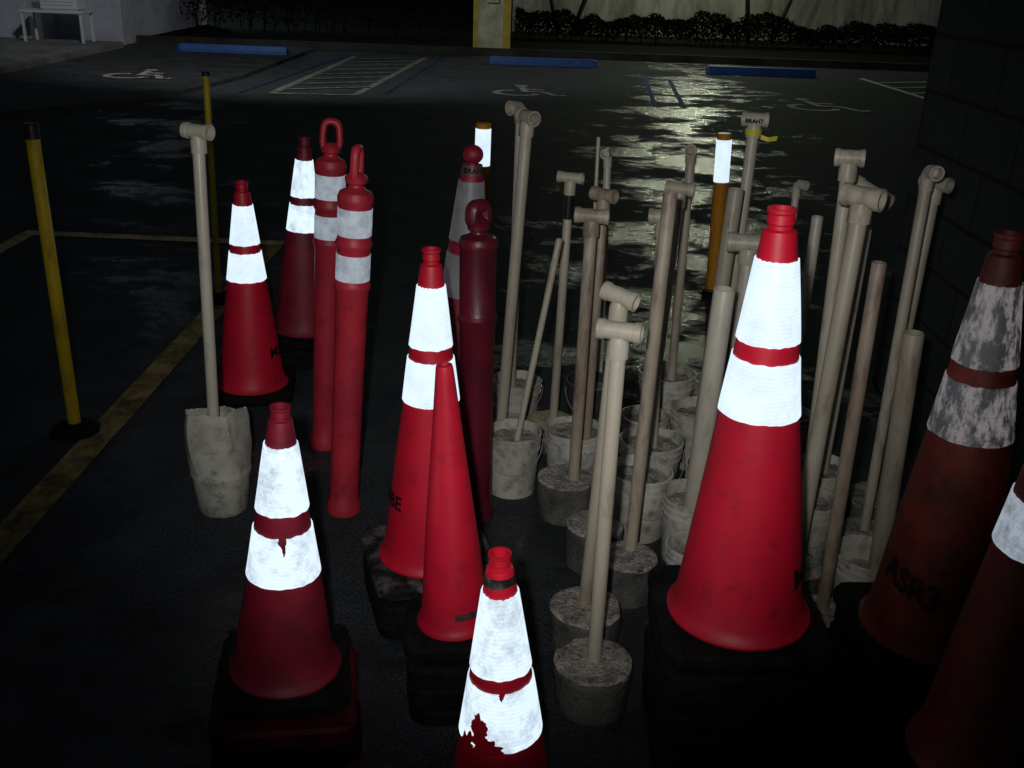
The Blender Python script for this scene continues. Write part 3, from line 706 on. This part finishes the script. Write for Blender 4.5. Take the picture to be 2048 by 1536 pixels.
# left building
e=thing('building','pale lavender building wall with green door and pipe','building',(-11,17.62,0))
M_lav=mat('lavender_paint',(.42,.42,.50),(.32,.32,.38),rough=.8,scale=3,bump=.15)
bm=bmesh.new(); box(bm,-5,2.9,0,6,-.02,3.6); box(bm,2.9,4.05,1.0,6,-.02,3.6); box(bm,-5.2,4.3,-.15,6.2,3.6,3.75); part(e,'wall',newmesh('wall',bm,M_lav,False))
bm=bmesh.new(); box(bm,1.2,2.05,-.03,-.002,.14,2.3,.005); d=part(e,'door',newmesh('door',bm,mat('green_door_paint',(.40,.50,.36),rough=.5),False))
bm=bmesh.new(); box(bm,1.9,1.96,-.07,-.032,1.05,1.11,.005); part(d,'handle',newmesh('h',bm,M_wire,False))
bm=bmesh.new(); lathe(bm,[(.03,.14),(.03,.5)],10,M=Matrix.Translation((2.38,-.1,0)),cap1=True); lathe(bm,[(.03,0),(.03,.14)],10,M=Matrix.Translation((2.38,-.1,.48))@Matrix.Rotation(-math.pi/2,4,'Y'),cap1=True); part(e,'pipe',newmesh('p',bm,M_blacktape))
e=thing('table','low white metal table frame on the walkway','table',(-7.45,17.2,.14))
M_wm=mat('white_metal',(.50,.51,.53),rough=.5)
bm=bmesh.new(); box(bm,-.5,.5,-.25,.25,.44,.48,.005); part(e,'top',newmesh('t',bm,M_wm,False))
for sx_ in (-.46,.46):
    for sy in (-.21,.21):
        bm=bmesh.new(); box(bm,sx_-.018,sx_+.018,sy-.018,sy+.018,0,.44); part(e,'leg',newmesh('l',bm,M_wm,False))
bm=bmesh.new(); box(bm,-.22,.36,-.2,.2,0,.5,.02)
for i in range(7): box(bm,-.17,.31,-.212,-.2,.08+i*.05,.10+i*.05)
single('air_conditioner',newmesh('ac',bm,M_wm,False),'pale box unit sitting on the metal table','air conditioner',(-7.4,17.2,.622))
# right building
e=thing('building','dark block building corner beside the stored cones','building',(1.52,0,0))
m=bpy.data.materials.new('dark_painted_block'); m.use_nodes=True; nt=m.node_tree; N=nt.nodes; L=nt.links; b=N['Principled BSDF']; b.inputs['Roughness'].default_value=.8
tc=N.new('ShaderNodeTexCoord'); sp=N.new('ShaderNodeSeparateXYZ'); L.new(tc.outputs['Object'],sp.inputs[0]); 
sm=N.new('ShaderNodeMath'); L.new(sp.outputs['X'],sm.inputs[0]); L.new(sp.outputs['Y'],sm.inputs[1])
cb=N.new('ShaderNodeCombineXYZ'); L.new(sm.outputs[0],cb.inputs[0]); L.new(sp.outputs['Z'],cb.inputs[1])
br=N.new('ShaderNodeTexBrick'); br.inputs['Scale'].default_value=1; br.inputs['Brick Width'].default_value=.4; br.inputs['Row Height'].default_value=.2; br.inputs['Mortar Size'].default_value=.008; br.inputs['Mortar Smooth'].default_value=.4
br.inputs['Color1'].default_value=(.042,.050,.050,1); br.inputs['Color2'].default_value=(.032,.038,.038,1); br.inputs['Mortar'].default_value=(.012,.013,.013,1)
L.new(cb.outputs[0],br.inputs['Vector']); L.new(br.outputs['Color'],b.inputs['Base Color'])
n=N.new('ShaderNodeTexNoise'); n.inputs['Scale'].default_value=80; L.new(tc.outputs['Object'],n.inputs['Vector'])
ma=N.new('ShaderNodeMath'); ma.operation='MULTIPLY_ADD'; L.new(br.outputs['Fac'],ma.inputs[0]); ma.inputs[1].default_value=-1.5; L.new(n.outputs['Fac'],ma.inputs[2])
bp=N.new('ShaderNodeBump'); bp.inputs['Distance'].default_value=.006; bp.inputs['Strength'].default_value=.8; L.new(ma.outputs[0],bp.inputs['Height']); L.new(bp.outputs['Normal'],b.inputs['Normal'])
bm=bmesh.new(); box(bm,0,7,-6,4.02,-.02,3.6); part(e,'wall',newmesh('wall',bm,m,False))
bm=bmesh.new(); box(bm,-.15,7.2,-6.2,4.17,3.6,3.75); part(e,'roof_edge',newmesh('roof',bm,m,False))

# ------------------------------------------------------------ lights
w=bpy.data.worlds.new('World'); S.world=w; w.use_nodes=True
w.node_tree.nodes['Background'].inputs[0].default_value=(.36,.46,.60,1); w.node_tree.nodes['Background'].inputs[1].default_value=.035
def lamp(kind,name,loc,E,col,target=None,size=.1,ang=60,blend=.5):
    l=bpy.data.lights.new(name,kind); l.energy=E; l.color=col
    l.shadow_soft_size=size
    o=bpy.data.objects.new(name,l); COL.objects.link(o); o.location=loc
    if kind=='SPOT': l.spot_size=D2(ang); l.spot_blend=blend
    if target is not None: o.rotation_mode='QUATERNION'; o.rotation_quaternion=(Vector(target)-Vector(loc)).to_track_quat('-Z','Y')
    return o
lamp('SPOT','camera_flash',(-.07,-.02,1.67),128,(1,.97,.95),target=(-.02,3.9,.60),size=.02,ang=62,blend=.92)
lamp('POINT','lot_lamp',(3.95,23.9,3.9),340,(.92,1,.72),size=.2)
lamp('POINT','far_lamp',(-9.9,29,4.0),420,(.72,.86,1),size=.25)
lamp('SPOT','added_fill_spot',(-3.5,10.5,4.6),620,(.93,.96,.94),target=(-3.0,19.6,.4),size=.2,ang=100,blend=.6)  # added unseen spot that brightens the column and left wall

# ------------------------------------------------------------ camera
P=D2(22.5); R=D2(2.1)
f=Vector((0,math.cos(P),-math.sin(P))); r=Vector((1,0,0)); u=Vector((0,math.sin(P),math.cos(P)))
r2=r*math.cos(R)+u*math.sin(R); u2=-r*math.sin(R)+u*math.cos(R)
cd=bpy.data.cameras.new('Camera'); cd.lens=36; cd.sensor_width=36; cd.clip_start=.05; cd.clip_end=300
co=bpy.data.objects.new('Camera',cd); COL.objects.link(co)
co.matrix_world=Matrix((( r2.x,u2.x,-f.x,0),(r2.y,u2.y,-f.y,0),(r2.z,u2.z,-f.z,1.6),(0,0,0,1)))
S.camera=co
